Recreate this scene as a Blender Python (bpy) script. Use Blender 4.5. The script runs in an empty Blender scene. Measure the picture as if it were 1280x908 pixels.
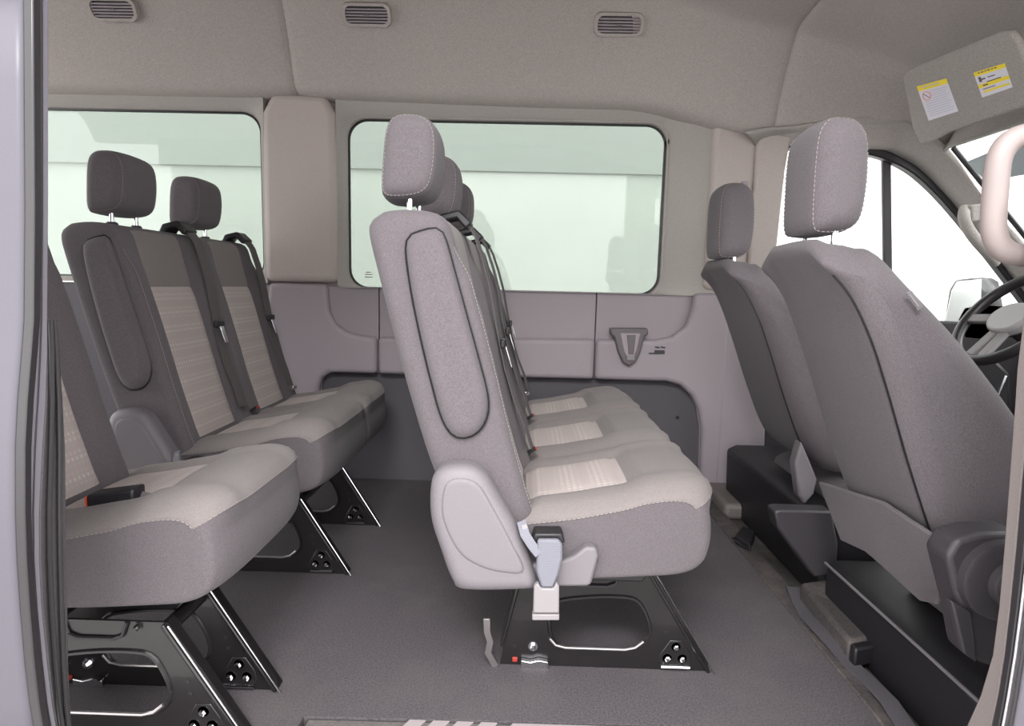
import bpy, bmesh, math, random
from mathutils import Vector, Matrix
random.seed(7)
C = bpy.context.scene.collection
S = bpy.context.scene

# ---------------------------------------------------------------- camera
F = 760.0; CZ = 0.93; VP = (655, 358); ROLL = 0.026
def nrm(v):
    v = Vector(v); v.normalize(); return v
_yc = nrm((VP[0]-640, -(VP[1]-454), -F))
_z0 = Vector((math.sin(ROLL), math.cos(ROLL), 0))
_zc = nrm(_z0 - _yc*_z0.dot(_yc))
_xc = _yc.cross(_zc)
def ray(px, py):
    c = Vector((px-640, -(py-454), -F))
    return Vector((_xc.dot(c), _yc.dot(c), _zc.dot(c)))
def at(px, py, Y):                     # photo pixel -> world point at depth Y
    r = ray(px, py); t = Y/r.y; return Vector((r.x*t, Y, CZ+r.z*t))
def atx(px, py, X):
    r = ray(px, py); t = X/r.x; return Vector((X, r.y*t, CZ+r.z*t))
def atz(px, py, Z):
    r = ray(px, py); t = (Z-CZ)/r.z; return Vector((r.x*t, r.y*t, Z))
def xz(pts, Y): return [(at(a, b, Y).x, at(a, b, Y).z) for a, b in pts]

cam = bpy.data.cameras.new('camera'); co = bpy.data.objects.new('camera', cam); C.objects.link(co)
cam.sensor_width = 36; cam.lens = F/1280*36; cam.clip_start = 0.02
M3 = Matrix((_xc, _yc, _zc))           # rows: world axes expressed in camera axes -> camera-to-world
co.matrix_world = Matrix.Translation((0, 0, CZ)) @ M3.to_4x4()
S.camera = co

# ---------------------------------------------------------------- light
w = bpy.data.worlds.new('world'); S.world = w; w.use_nodes = True
bg = w.node_tree.nodes['Background']; bg.inputs[0].default_value = (1.0, 0.985, 0.985, 1); bg.inputs[1].default_value = 1.0
S.view_settings.view_transform = 'Standard'; S.view_settings.look = 'None'
S.view_settings.gamma = 1; S.view_settings.use_curve_mapping = False
S.view_settings.exposure = 2.25
def area(name, loc, target, sx, sy, power, col=(1, 1, 1)):
    l = bpy.data.lights.new(name, 'AREA'); l.shape = 'RECTANGLE'; l.size = sx; l.size_y = sy; l.energy = power; l.color = col
    o = bpy.data.objects.new(name, l); C.objects.link(o); o.location = loc
    o.rotation_euler = (Vector(target)-Vector(loc)).to_track_quat('-Z', 'Y').to_euler()
    return o
area('added_fill_lamp', (-0.25, -1.3, 2.95), (-0.1, 1.6, 0.5), 1.2, 0.6, 26)  # added fill light outside the door, lifts the brightness of the near seats

# ---------------------------------------------------------------- materials
def mat(name, col, rough=0.6, metal=0.0, vary=0.0, vscale=300, bump=0.0, bscale=600, coat=0.0, wear=0.0, wcol=None, wscale=4, spec=0.5, weave=None, sheen=0.0):
    m = bpy.data.materials.new(name); m.use_nodes = True
    n = m.node_tree.nodes; L = m.node_tree.links; b = n['Principled BSDF']
    b.inputs['Base Color'].default_value = (*col, 1); b.inputs['Roughness'].default_value = rough
    b.inputs['Metallic'].default_value = metal; b.inputs['Coat Weight'].default_value = coat
    b.inputs['Specular IOR Level'].default_value = spec; b.inputs['Sheen Weight'].default_value = sheen
    tc = n.new('ShaderNodeTexCoord'); last = None
    if vary:
        t = n.new('ShaderNodeTexNoise'); t.inputs['Scale'].default_value = vscale; t.inputs['Detail'].default_value = 2
        L.new(tc.outputs['Object'], t.inputs['Vector'])
        r = n.new('ShaderNodeValToRGB'); r.color_ramp.elements[0].position = 0.3; r.color_ramp.elements[1].position = 0.7
        r.color_ramp.elements[0].color = (*[c*(1-vary) for c in col], 1); r.color_ramp.elements[1].color = (*[min(1, c*(1+vary)) for c in col], 1)
        L.new(t.outputs['Fac'], r.inputs['Fac']); last = r.outputs['Color']
    if wear:
        t2 = n.new('ShaderNodeTexNoise'); t2.inputs['Scale'].default_value = wscale; t2.inputs['Detail'].default_value = 6; t2.inputs['Roughness'].default_value = 0.65
        L.new(tc.outputs['Object'], t2.inputs['Vector'])
        r2 = n.new('ShaderNodeValToRGB'); r2.color_ramp.elements[0].position = 0.48; r2.color_ramp.elements[1].position = 0.72
        r2.color_ramp.elements[1].color = (wear, wear, wear, 1); r2.color_ramp.elements[0].color = (0, 0, 0, 1)
        L.new(t2.outputs['Fac'], r2.inputs['Fac'])
        mx = n.new('ShaderNodeMixRGB'); L.new(r2.outputs['Color'], mx.inputs['Fac'])
        if last: L.new(last, mx.inputs['Color1'])
        else: mx.inputs['Color1'].default_value = (*col, 1)
        mx.inputs['Color2'].default_value = (*(wcol or col), 1); last = mx.outputs['Color']
    h = None
    if weave:
        wvs = []
        for ax, sc in zip(('X', 'Y', 'Z'), weave):
            if not sc: continue
            wv = n.new('ShaderNodeTexWave'); wv.bands_direction = ax; wv.inputs['Scale'].default_value = sc
            L.new(tc.outputs['Object'], wv.inputs['Vector']); wvs.append(wv)
        h = wvs[0].outputs['Fac']
        for wv in wvs[1:]:
            mm = n.new('ShaderNodeMath'); mm.operation = 'MULTIPLY'; L.new(h, mm.inputs[0]); L.new(wv.outputs['Fac'], mm.inputs[1]); h = mm.outputs[0]
        mx = n.new('ShaderNodeMixRGB'); L.new(h, mx.inputs['Fac'])
        if last: L.new(last, mx.inputs['Color2'])
        else: mx.inputs['Color2'].default_value = (*col, 1)
        mx.inputs['Color1'].default_value = (*[c*0.72 for c in col], 1); last = mx.outputs['Color']
    if last: L.new(last, b.inputs['Base Color'])
    if bump:
        bp = n.new('ShaderNodeBump'); bp.inputs['Strength'].default_value = bump; bp.inputs['Distance'].default_value = 0.002
        t3 = n.new('ShaderNodeTexNoise'); t3.inputs['Scale'].default_value = bscale; t3.inputs['Detail'].default_value = 2
        L.new(tc.outputs['Object'], t3.inputs['Vector'])
        if h is not None:
            ad = n.new('ShaderNodeMath'); ad.operation = 'ADD'; L.new(t3.outputs['Fac'], ad.inputs[0]); L.new(h, ad.inputs[1]); L.new(ad.outputs[0], bp.inputs['Height'])
        else: L.new(t3.outputs['Fac'], bp.inputs['Height'])
        L.new(bp.outputs['Normal'], b.inputs['Normal'])
    return m
def glass(name, tint, refl=0.06):
    m = bpy.data.materials.new(name); m.use_nodes = True; n = m.node_tree.nodes; L = m.node_tree.links; n.clear()
    o = n.new('ShaderNodeOutputMaterial'); t = n.new('ShaderNodeBsdfTransparent'); t.inputs[0].default_value = (*tint, 1)
    g = n.new('ShaderNodeBsdfGlossy'); g.inputs['Roughness'].default_value = 0.02
    lw = n.new('ShaderNodeLayerWeight'); lw.inputs['Blend'].default_value = .5
    pw = n.new('ShaderNodeMath'); pw.operation = 'POWER'; pw.inputs[1].default_value = 5; L.new(lw.outputs['Facing'], pw.inputs[0])
    fr = n.new('ShaderNodeMath'); fr.operation = 'MULTIPLY_ADD'; fr.inputs[1].default_value = .9; fr.inputs[2].default_value = .04; L.new(pw.outputs[0], fr.inputs[0])
    mx = n.new('ShaderNodeMixShader'); L.new(fr.outputs[0], mx.inputs[0]); L.new(t.outputs[0], mx.inputs[1]); L.new(g.outputs[0], mx.inputs[2])
    L.new(mx.outputs[0], o.inputs[0]); return m
K = {}
K['side']   = mat('charcoal_fabric', (0.092, 0.079, 0.086), 0.9, vary=0.32, vscale=600, bump=0.5, bscale=700, sheen=0.08)
K['top']    = mat('brown_grey_fabric', (0.160, 0.141, 0.136), 0.9, vary=0.18, vscale=600, bump=0.5, bscale=700, sheen=0.08)
K['insert'] = mat('beige_waffle_fabric', (0.48, 0.415, 0.395), 0.9, vary=0.12, vscale=400, bump=0.5, bscale=500, weave=(22, 22, 22), sheen=0.05)
K['stitch'] = mat('pale_thread', (0.23, 0.205, 0.20), 0.8)
K['cover']  = mat('grey_plastic', (0.145, 0.132, 0.142), 0.55, vary=0.12, vscale=500, bump=0.2, bscale=900)
K['cholder'] = mat('dark_mauve_plastic', (0.105, 0.090, 0.098), 0.45, vary=0.1)
K['trim']   = mat('mauve_grey_plastic', (0.275, 0.238, 0.258), 0.6, vary=0.12, vscale=450, bump=0.2, bscale=900)
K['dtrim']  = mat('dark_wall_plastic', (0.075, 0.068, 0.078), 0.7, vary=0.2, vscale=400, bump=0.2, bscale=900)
K['pillar'] = mat('warm_grey_plastic', (0.400, 0.350, 0.325), 0.6, vary=0.08, vscale=350, bump=0.15, bscale=900)
K['head']   = mat('headliner_fabric', (0.37, 0.335, 0.315), 0.95, vary=0.16, vscale=260, bump=0.4, bscale=500)
K['lip']    = mat('window_header_plastic', (0.325, 0.305, 0.283), 0.8, vary=0.1, vscale=350)
K['floor']  = mat('floor_mat', (0.070, 0.061, 0.067), 0.85, vary=0.35, vscale=220, bump=0.6, bscale=350, wear=0.35, wcol=(0.12, 0.105, 0.10), wscale=3)
K['dirt']   = mat('dusty_rubber', (0.050, 0.043, 0.043), 0.8, vary=0.3, vscale=120, bump=0.4, bscale=200, wear=0.7, wcol=(0.12, 0.10, 0.088), wscale=9)
K['black']  = mat('black_plastic', (0.012, 0.011, 0.013), 0.45, vary=0.3, vscale=200)
K['dgrey']  = mat('dark_plastic', (0.034, 0.030, 0.034), 0.5, vary=0.15, vscale=300)
K['metal']  = mat('black_painted_steel', (0.016, 0.014, 0.015), 0.3, 0.3, coat=0.3, wear=0.2, wcol=(0.04, 0.035, 0.035), wscale=14)
K['chrome'] = mat('bright_steel', (0.72, 0.72, 0.74), 0.16, 1.0)
K['edge']   = mat('pale_steel', (0.30, 0.28, 0.28), 0.3, 0.8)
K['belt']   = mat('seat_belt_webbing', (0.075, 0.065, 0.068), 0.7, vary=0.2, vscale=700)
K['gbelt']  = mat('grey_webbing', (0.17, 0.17, 0.20), 0.7, vary=0.2, vscale=500, weave=(0, 0, 90))
K['tongue'] = mat('pale_plastic', (0.21, 0.195, 0.20), 0.45)
K['red']    = mat('orange_red_plastic', (0.95, 0.09, 0.03), 0.35)
K['dred']   = mat('dull_red_plastic', (0.30, 0.03, 0.02), 0.5)
K['rubber'] = mat('black_rubber', (0.020, 0.018, 0.020), 0.35, vary=0.1)
K['seal']   = mat('grey_rubber', (0.060, 0.054, 0.058), 0.5, vary=0.15, vscale=200)
K['paint']  = mat('silver_lilac_paint', (0.08, 0.075, 0.09), 0.38, 0.0, spec=0.3, coat=0.0, vary=0.05, vscale=800)
K['jamb']   = mat('jamb_paint', (0.24, 0.225, 0.26), 0.25, 0.3, spec=0.5)
K['handle'] = mat('pink_beige_plastic', (0.20, 0.165, 0.158), 0.5)
K['post']   = mat('pillar_post_plastic', (0.14, 0.12, 0.115), 0.6, vary=0.1, vscale=400)
K['visor']  = mat('visor_fabric', (0.34, 0.315, 0.295), 0.9, vary=0.18, vscale=260, bump=0.3)
K['white']  = mat('label_white', (0.72, 0.70, 0.78), 0.5)
K['yellow'] = mat('label_yellow', (0.90, 0.72, 0.03), 0.5)
K['ink']    = mat('label_ink', (0.10, 0.08, 0.10), 0.6)
K['grey_ink'] = mat('label_grey_ink', (0.52, 0.50, 0.60), 0.6)
K['stripe'] = mat('sill_stripe', (0.30, 0.265, 0.27), 0.5)
K['sill']   = mat('sill_plate', (0.11, 0.10, 0.096), 0.6, vary=0.25, vscale=150, wear=0.5, wcol=(0.17, 0.155, 0.145), wscale=12)
K['tint']   = glass('tinted_glass', (0.53, 0.572, 0.538))
K['clear']  = glass('clear_glass', (0.93, 0.95, 0.94))
K['wallout'] = mat('wall_and_reflection_white', (0.78, 0.78, 0.77), 0.9, vary=0.02, vscale=2)
K['bandout'] = mat('painted_band_grey', (0.60, 0.60, 0.60), 0.9)
K['ground'] = mat('concrete', (0.50, 0.49, 0.48), 0.9, vary=0.1, vscale=6)
K['mirror'] = mat('mirror_glass', (0.9, 0.9, 0.92), 0.03, 1.0)
K['dash']   = mat('light_dash_plastic', (0.36, 0.35, 0.35), 0.35)

# ---------------------------------------------------------------- mesh helpers
def link(name, me, m, parent=None, smooth=40, bev=0, seg=2):
    me.update()
    o = bpy.data.objects.new(name, me); C.objects.link(o)
    if m: me.materials.append(K[m] if isinstance(m, str) else m)
    if smooth:
        for p in me.polygons: p.use_smooth = True
        me.set_sharp_from_angle(angle=math.radians(smooth))
    if bev:
        b = o.modifiers.new('bevel', 'BEVEL'); b.width = bev; b.segments = seg; b.limit_method = 'ANGLE'; b.angle_limit = math.radians(35)
        b.harden_normals = False
    if parent: o.parent = parent; o.matrix_parent_inverse = parent.matrix_world.inverted() if False else Matrix.Translation(-parent.location)
    return o
def mesh(name, vs, fs):
    bm = bmesh.new(); bv = [bm.verts.new(v) for v in vs]
    for f in fs:
        try: bm.faces.new([bv[i] for i in f])
        except ValueError: pass
    bmesh.ops.remove_doubles(bm, verts=bm.verts, dist=1e-6)
    lone = [v for v in bm.verts if not v.link_faces]
    bmesh.ops.delete(bm, geom=lone, context='VERTS')
    return bm
def fin(name, bm, m, parent=None, smooth=40, bev=0, seg=2, recalc=True):
    if recalc: bmesh.ops.recalc_face_normals(bm, faces=bm.faces)
    me = bpy.data.meshes.new(name); bm.to_mesh(me); bm.free()
    return link(name, me, m, parent, smooth, bev, seg)
class MB:
    def __init__(s): s.v = []; s.f = []
    def add(s, vs, fs):
        o = len(s.v); s.v += [tuple(a) for a in vs]; s.f += [[i+o for i in f] for f in fs]; return s
    def box(s, x0, x1, y0, y1, z0, z1):
        v = [(x, y, z) for x in (x0, x1) for y in (y0, y1) for z in (z0, z1)]
        return s.add(v, [(0, 1, 3, 2), (4, 6, 7, 5), (0, 4, 5, 1), (2, 3, 7, 6), (0, 2, 6, 4), (1, 5, 7, 3)])
    def prism(s, pts, y0, y1):         # closed (x,z) outline extruded along y
        n = len(pts); v = [(a, y0, b) for a, b in pts]+[(a, y1, b) for a, b in pts]
        return s.add(v, [list(range(n)), list(range(2*n-1, n-1, -1))]+[(i, (i+1) % n, n+(i+1) % n, n+i) for i in range(n)])
    def slab(s, quad, t):              # quad of 3D points, thickened by vector t
        q = [Vector(p) for p in quad]; t = Vector(t); n = len(q); v = q+[p+t for p in q]
        return s.add(v, [list(range(n)), list(range(2*n-1, n-1, -1))]+[(i, (i+1) % n, n+(i+1) % n, n+i) for i in range(n)])
    def tube(s, pts, r, n=10, flat=None, up=(0, 0, 1), cap=True):   # r number or list; flat=(a,b) half sizes for a strap
        pts = [Vector(p) for p in pts]; rings = []; prev = None
        for i, p in enumerate(pts):
            d = (pts[min(i+1, len(pts)-1)]-pts[max(i-1, 0)]).normalized()
            if prev is None:
                u = Vector(up); a = d.cross(u)
                if a.length < 1e-3: a = d.cross(Vector((1, 0, 0)))
                a.normalize()
            else:
                a = prev - d*prev.dot(d); a.normalize()
            prev = a; b = d.cross(a).normalized(); rr = r[i] if isinstance(r, (list, tuple)) else r
            if flat: rings.append([p+a*x+b*y for x, y in ((-flat[0], -flat[1]), (flat[0], -flat[1]), (flat[0], flat[1]), (-flat[0], flat[1]))])
            else: rings.append([p+(a*math.cos(k*2*math.pi/n)+b*math.sin(k*2*math.pi/n))*rr for k in range(n)])
        n = len(rings[0]); v = [q for R in rings for q in R]; f = []
        for i in range(len(rings)-1):
            for k in range(n): f.append((i*n+k, i*n+(k+1) % n, (i+1)*n+(k+1) % n, (i+1)*n+k))
        if cap: f += [list(range(n-1, -1, -1)), [len(v)-n+k for k in range(n)]]
        return s.add(v, f)
    def torus(s, c, ax, R, r, n=40, m=10):
        c = Vector(c); ax = Vector(ax).normalized(); a = ax.orthogonal().normalized(); b = ax.cross(a); v = []; f = []
        for i in range(n):
            t = i*2*math.pi/n; d = a*math.cos(t)+b*math.sin(t)
            for k in range(m):
                u = k*2*math.pi/m; v.append(c+d*(R+r*math.cos(u))+ax*(r*math.sin(u)))
        for i in range(n):
            for k in range(m): f.append((i*m+k, ((i+1) % n)*m+k, ((i+1) % n)*m+(k+1) % m, i*m+(k+1) % m))
        return s.add(v, f)
    def build(s, name, m, parent=None, smooth=40, bev=0, seg=2):
        return fin(name, mesh(name, s.v, s.f), m, parent, smooth, bev, seg)
def spline(pts, n, closed=True):
    P = [Vector(p) for p in pts]; N = len(P); out = []
    segs = N if closed else N-1
    for i in range(segs):
        if closed: p0, p1, p2, p3 = P[(i-1) % N], P[i], P[(i+1) % N], P[(i+2) % N]
        else: p0, p1, p2, p3 = P[max(i-1, 0)], P[i], P[i+1], P[min(i+2, N-1)]
        for k in range(10):
            t = k/10
            out.append(0.5*((2*p1)+(p2-p0)*t+(2*p0-5*p1+4*p2-p3)*t*t+(3*p1-p0-3*p2+p3)*t**3))
    if not closed: out.append(P[-1])
    L = [0]; M = out+([out[0]] if closed else [])
    for a, b in zip(M, M[1:]): L.append(L[-1]+(b-a).length)
    res = []; j = 0; cnt = n if closed else n-1
    for k in range(n):
        t = L[-1]*k/cnt
        while j < len(L)-2 and L[j+1] < t: j += 1
        u = (t-L[j])/max(L[j+1]-L[j], 1e-9); res.append(M[j].lerp(M[j+1], min(u, 1)))
    return res
def rrect(x0, x1, z0, z1, r, n=6):
    pts = []
    for cx, cz, a0 in ((x1-r, z1-r, 0), (x0+r, z1-r, 90), (x0+r, z0+r, 180), (x1-r, z0+r, 270)):
        for k in range(n+1):
            a = math.radians(a0+90*k/n); pts.append((cx+r*math.cos(a), cz+r*math.sin(a)))
    return pts
def smooth01(a, b, x):
    t = max(0, min(1, (x-a)/(b-a))); return t*t*(3-2*t)

class Sweep:
    """a padded body: closed (x,z) profile carried along y, its two ends rounded; surface may be displaced"""
    def __init__(s, prof, y0, y1, r0, r1, n=84, nv=22, disp=None, warp=None):
        P = spline([Vector((a, b)) for a, b in prof], n); s.n = n
        area2 = sum(P[i].x*P[(i+1) % n].y-P[(i+1) % n].x*P[i].y for i in range(n))
        sg = 1 if area2 > 0 else -1
        N = []
        for i in range(n):
            d = P[(i+1) % n]-P[i-1]; d.normalize(); N.append(Vector((d.y, -d.x))*sg)
        for _ in range(max(3, n//9)): N = [(N[i-1]+N[i]*2+N[(i+1) % n]).normalized() for i in range(n)]
        ys = [y0+r0*(1-math.cos(math.pi/2*k/5)) for k in range(5)]
        ys += [y0+r0+(y1-y0-r0-r1)*k/nv for k in range(nv+1)]
        ys += [y1-r1*(1-math.cos(math.pi/2*k/5)) for k in range(4, -1, -1)]
        s.P, s.N, s.ys = P, N, ys; s.V = []
        for y in ys:
            ins = 0
            if y-y0 < r0: ins = r0*(1-math.sqrt(max(0, 1-((r0-(y-y0))/r0)**2)))
            if y1-y < r1: ins = max(ins, r1*(1-math.sqrt(max(0, 1-((r1-(y1-y))/r1)**2))))
            Q = [P[i]+N[i]*(-ins+(disp(P[i], N[i], y) if disp else 0)) for i in range(n)]
            if ins > .004:
                for _ in range(int(ins*500)): Q = [Q[i-1]*.25+Q[i]*.5+Q[(i+1) % n]*.25 for i in range(n)]
            for i in range(n):
                q = Q[i]; v = Vector((q.x, y, q.y))
                if warp: v = warp(v)
                s.V.append(v)
    def parts(s, classify):            # classify(p2d, n2d, y) -> key; returns {key: bmesh}
        n = s.n; F_ = {}
        for j in range(len(s.ys)-1):
            y = (s.ys[j]+s.ys[j+1])/2
            for i in range(n):
                i2 = (i+1) % n; k = classify((s.P[i]+s.P[i2])/2, (s.N[i]+s.N[i2])/2, y)
                F_.setdefault(k, []).append((j*n+i, j*n+i2, (j+1)*n+i2, (j+1)*n+i))
        base = 'side' if 'side' in F_ else list(F_)[0]
        m = (len(s.ys)-1)*n
        for b0 in (0, m):
            o = len(s.V); cen = sum((s.V[b0+i] for i in range(n)), Vector())/n
            for i in range(n):
                v = s.V[b0+i]; w_ = (s.V[b0+i-3 if i > 2 else b0+n+i-3]+s.V[b0+(i+3) % n])/2
                s.V.append(v.lerp(w_, .25).lerp(cen, .05))
            F_[base] += [(b0+i, b0+(i+1) % n, o+(i+1) % n, o+i) for i in range(n)]+[[o+i for i in range(n)]]
        return {k: mesh(k, s.V, f) for k, f in F_.items()}
    def line(s, j, i0, i1, off=0.001):
        out = []; i = i0
        while True:
            N = s.N[i % s.n]; out.append(s.V[j*s.n+i % s.n]+Vector((N.x, 0, N.y))*off)
            if i >= i1: break
            i += 1
        return out
def dashes(pts, r=0.0011, step=2):
    mb = MB()
    for k in range(0, len(pts)-1, 1):
        a, b = pts[k], pts[k+1]; L = (b-a).length; m = max(1, int(L/0.008))
        for q in range(m):
            p0 = a.lerp(b, q/m+0.08/m); p1 = a.lerp(b, (q+0.72)/m)
            mb.tube([p0, p1], r, 4)
    return mb
def thing(name, label, cat, loc=(0, 0, 0), group=None):
    o = bpy.data.objects.new(name, None); C.objects.link(o); o.location = loc; o.empty_display_size = 0.05
    o['label'] = label; o['category'] = cat
    if group: o['group'] = group
    return o
def tag(o, label, cat=None, group=None):
    o['label'] = label
    if cat: o['category'] = cat
    if group: o['group'] = group
    return o
def struct(o, label=None):
    o['kind'] = 'structure'
    if label: o['label'] = label
    return o
def sempty(name, loc=(0, 0, 0)):
    o = bpy.data.objects.new(name, None); C.objects.link(o); o.location = loc; o['kind'] = 'structure'; return o
def bolt(c, r, axis='y', parent=None, name='bolt', mt='chrome', s=-1):
    mb = MB(); c = Vector(c); d = Vector((0, s, 0)) if axis == 'y' else Vector((s, 0, 0)) if axis == 'x' else Vector((0, 0, s))
    mb.tube([c, c+d*0.002], r*1.5, 16); mb.tube([c+d*0.002, c+d*0.008, c+d*0.011], [r, r, r*0.6], 6)
    return mb.build(name, mt, parent, smooth=30)

# ---------------------------------------------------------------- setting: outside
g = MB().box(-14, 14, -8, 12, -0.62, -0.6).build('ground', 'ground'); struct(g, 'pale concrete yard around the van')
wo = sempty('wall_outside', (0, 7, -0.6)); struct(wo, 'white building wall seen through the windows')
MB().box(-14, 14, 7.0, 7.2, -0.6, 2.19).build('wall_face', 'wallout', wo)
MB().box(-14, 14, 6.95, 7.2, 2.19, 5.5).build('upper_band', 'bandout', wo)

# ---------------------------------------------------------------- floor
fl = MB()
outline = [(-3.3, 0.93), (-0.47, 0.93), (-0.45, 1.195), (0.81, 1.215), (0.80, 2.84), (-3.3, 2.84)]
fl.slab([(x, y, -0.04) for x, y in outline], (0, 0, 0.04))
struct(fl.build('floor', 'floor', smooth=0), 'worn charcoal carpet floor of the passenger compartment')
tr = sempty('trim_1', (0.2, 1.08, -0.03)); struct(tr, 'door sill scuff plate with pale slanted stripes')
MB().slab([(x, y, -0.045) for x, y in ((-0.47, 0.86), (0.95, 0.86), (0.95, 1.213), (-0.44, 1.193))], (0, 0, 0.041)).build('sill_plate', 'sill', tr, bev=0.004)
for px in (500, 530, 560, 590):
    a = atz(px, 902, -0.002); 
    MB().slab([(a.x-.035, 1.10, -.0045), (a.x+0.0, 1.10, -.0045), (a.x+.055, 1.198, -.0045), (a.x+.02, 1.198, -.0045)], (0, 0, 0.003)).build('stripe', 'stripe', tr, smooth=0)
MB().slab([(-.05, 1.10, -.0045), (.33, 1.10, -.0045), (.36, 1.2, -.0045), (.0, 1.198, -.0045)], (0, 0, 0.003)).build('stripe', 'stripe', tr, smooth=0)
MB().slab([(.355, 1.10, -.0045), (.6, 1.10, -.0045), (.62, 1.202, -.0045), (.385, 1.2, -.0045)], (0, 0, 0.003)).build('stripe', 'stripe', tr, smooth=0)
# cab floor, in front of the carpet edge
cf = sempty('trim_2', (1.4, 1.8, -0.03)); struct(cf, 'dusty black cab floor and ledge in front of the carpet edge')
MB().box(0.80, 3.0, 0.95, 2.84, -0.06, -0.02).build('cab_floor', 'dirt', cf, smooth=0)
MB().slab([(0.802, 1.2, -0.02), (0.875, 1.2, -0.02), (0.865, 2.8, -0.02), (0.802, 2.8, -0.02)], (0, 0, 0.026)).build('carpet_edge_strip', 'dirt', cf, bev=0.004)
mb = MB()
pts = [Vector((0.842+0.010*math.sin(t*0.9)+0.02*(t > 6)*(t-6)/3, 1.21+t*0.075, 0.012+0.006*math.sin(t*1.7))) for t in range(9)]
mb.tube(pts, 0.02, flat=(0.020, 0.003), up=(0, 0, 1)); mb.build('torn_mat_flap', 'dtrim', cf)

# ---------------------------------------------------------------- far side wall (driver's side)
WY = 2.80
wl = sempty('wall_left', (-1.2, WY, 0)); struct(wl, 'moulded plastic side wall below the windows')
MB().box(-3.3, 0.93, WY, WY+0.04, 0, 0.90).build('lower_dark_panel', 'dtrim', wl, smooth=0)
MB().prism([(-3.3, 0), (-1.42, 0), (-1.42, .90), (-3.3, .90)], WY-.062, WY-.0).build('rear_shade_panel', 'dtrim', wl, bev=.012)  # dark colour stands in for the shade at the rear of the wall
A1 = [(-1.415, 0), (-.93, 0), (-.93, .45), (-.915, .49), (-.88, .515), (-.662, .515), (-.662, .91), (-1.415, .91)]
B1 = [(-.658, .515), (.328, .515), (.328, .91), (-.658, .91)]
c_curve = [(.332, .515), (.66, .515), (.72, .50), (.775, .455), (.81, .39), (.83, .30), (.845, 0), (.93, 0)]
C1 = c_curve+[(.93, .91), (.332, .91)]
for p in (A1, B1, C1): MB().prism(p, WY-0.022, WY).build('wall_panel', 'trim', wl, bev=0.003)
A2 = [(-1.415, 0), (-.93, 0), (-.93, .45), (-.915, .49), (-.88, .515), (-.662, .515), (-.662, .685), (-.74, .69), (-.80, .705), (-.85, .74), (-.875, .79), (-.885, .86), (-.885, .918), (-1.15, .918), (-1.16, .84), (-1.19, .77), (-1.26, .72), (-1.36, .70), (-1.415, .697)]
B2 = [(-.658, .515), (.328, .515), (.328, .70), (-.658, .685)]
C2 = c_curve+[(.93, .918), (.76, .918), (.755, .85), (.73, .77), (.67, .72), (.59, .703), (.332, .70)]
for p in (A2, B2, C2): MB().prism(p, WY-0.062, WY-0.018).build('lower_bulge', 'trim', wl, bev=0.024, seg=5)
# wall below the far right corner: the step beside the pillar
# recessed cup holder
ch = thing('cup_holder', 'grey plastic cup holder moulded into the side wall under the window', 'cup holder', (0.49, WY-0.06, 0.64))
hx = xz([(762, 410), (808, 410), (809, 417), (804, 420), (799, 440), (793, 452), (785, 457), (777, 452), (771, 438), (767, 421), (762, 417)], WY-0.06)
MB().prism(hx, WY-0.092, WY-0.04).build('body', 'cholder', ch, bev=0.006)
hx2 = xz([(774, 416), (799, 416), (794, 438), (789, 449), (783, 449), (778, 438)], WY-0.06)
MB().prism(hx2, WY-0.096, WY-0.085).build('recess', 'trim', ch, bev=0.004)
hx3 = xz([(782, 418), (793, 418), (790, 442), (784, 442)], WY-0.06)
MB().prism(hx3, WY-0.100, WY-0.087).build('spout', 'cholder', ch, bev=0.003)
MB().prism(xz([(782, 443), (791, 443), (791, 449), (782, 449)], WY-0.06), WY-0.103, WY-0.085).build('catch', 'tongue', ch)
em = MB(); q = lambda a, b: xz([(a, b)], WY-0.05)[0]
em.prism(xz([(811, 441), (819, 441), (819, 443), (811, 443)], WY-.064), WY-.064, WY-.05)
for a, b in ((819, 433), (826, 433)):
    em.prism(xz([(a, b), (a+6, b+1), (a+5, b+3), (a, b+2)], WY-.064), WY-.065, WY-.05)
em.prism(xz([(818, 438), (831, 438), (831, 443), (818, 443)], WY-.064), WY-.064, WY-.05)
em.build('embossed_mark', 'dgrey', wl, smooth=0)
p = at(847, 522, WY-.002); bolt(p, 0.006, 'y', wl, 'screw', 'dgrey')

# windows 1 and 2, with rounded openings in the upper side wall
def inner_loop(x0, x1, z0, z1, r): return rrect(x0, x1, z0, z1, r, 8)
def surround(win, inner, outer, y_in, y_out, m, name='window_frame'):
    n = len(inner); x0, x1, z0, z1 = outer; cx = (x0+x1)/2; cz = (z0+z1)/2
    outp = []
    ix0 = min(p[0] for p in inner); ix1 = max(p[0] for p in inner); iz0 = min(p[1] for p in inner); iz1 = max(p[1] for p in inner)
    for a, b in inner:
        u = (a-ix0)/(ix1-ix0)*2-1; v = (b-iz0)/(iz1-iz0)*2-1; k = max(abs(u), abs(v)); u /= k; v /= k
        outp.append((x0+(u+1)/2*(x1-x0), z0+(v+1)/2*(z1-z0)))
    V = []; rows = [(inner, y_in+0.02), (inner, y_in), ([((a*.8+c*.2), (b*.8+d*.2)) for (a, b), (c, d) in zip(inner, outp)], y_in*.55+y_out*.45), ([((a*.55+c*.45), (b*.55+d*.45)) for (a, b), (c, d) in zip(inner, outp)], y_in*.15+y_out*.85), (outp, y_out), (outp, y_in+0.02)]
    for row, y in rows: V += [(a, y, b) for a, b in row]
    Fs = [(r*n+i, r*n+(i+1) % n, (r+1)*n+(i+1) % n, (r+1)*n+i) for r in range(len(rows)-1) for i in range(n)]
    return fin(name, mesh(name, V, Fs), m, win, smooth=60)
def ring_tube(loop, y, r): 
    P = [(a, y, b) for a, b in loop]; P.append(P[0]); P.append(P[1]); return MB().tube(P, r, 6, up=(0, 1, 0), cap=False)
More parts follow.
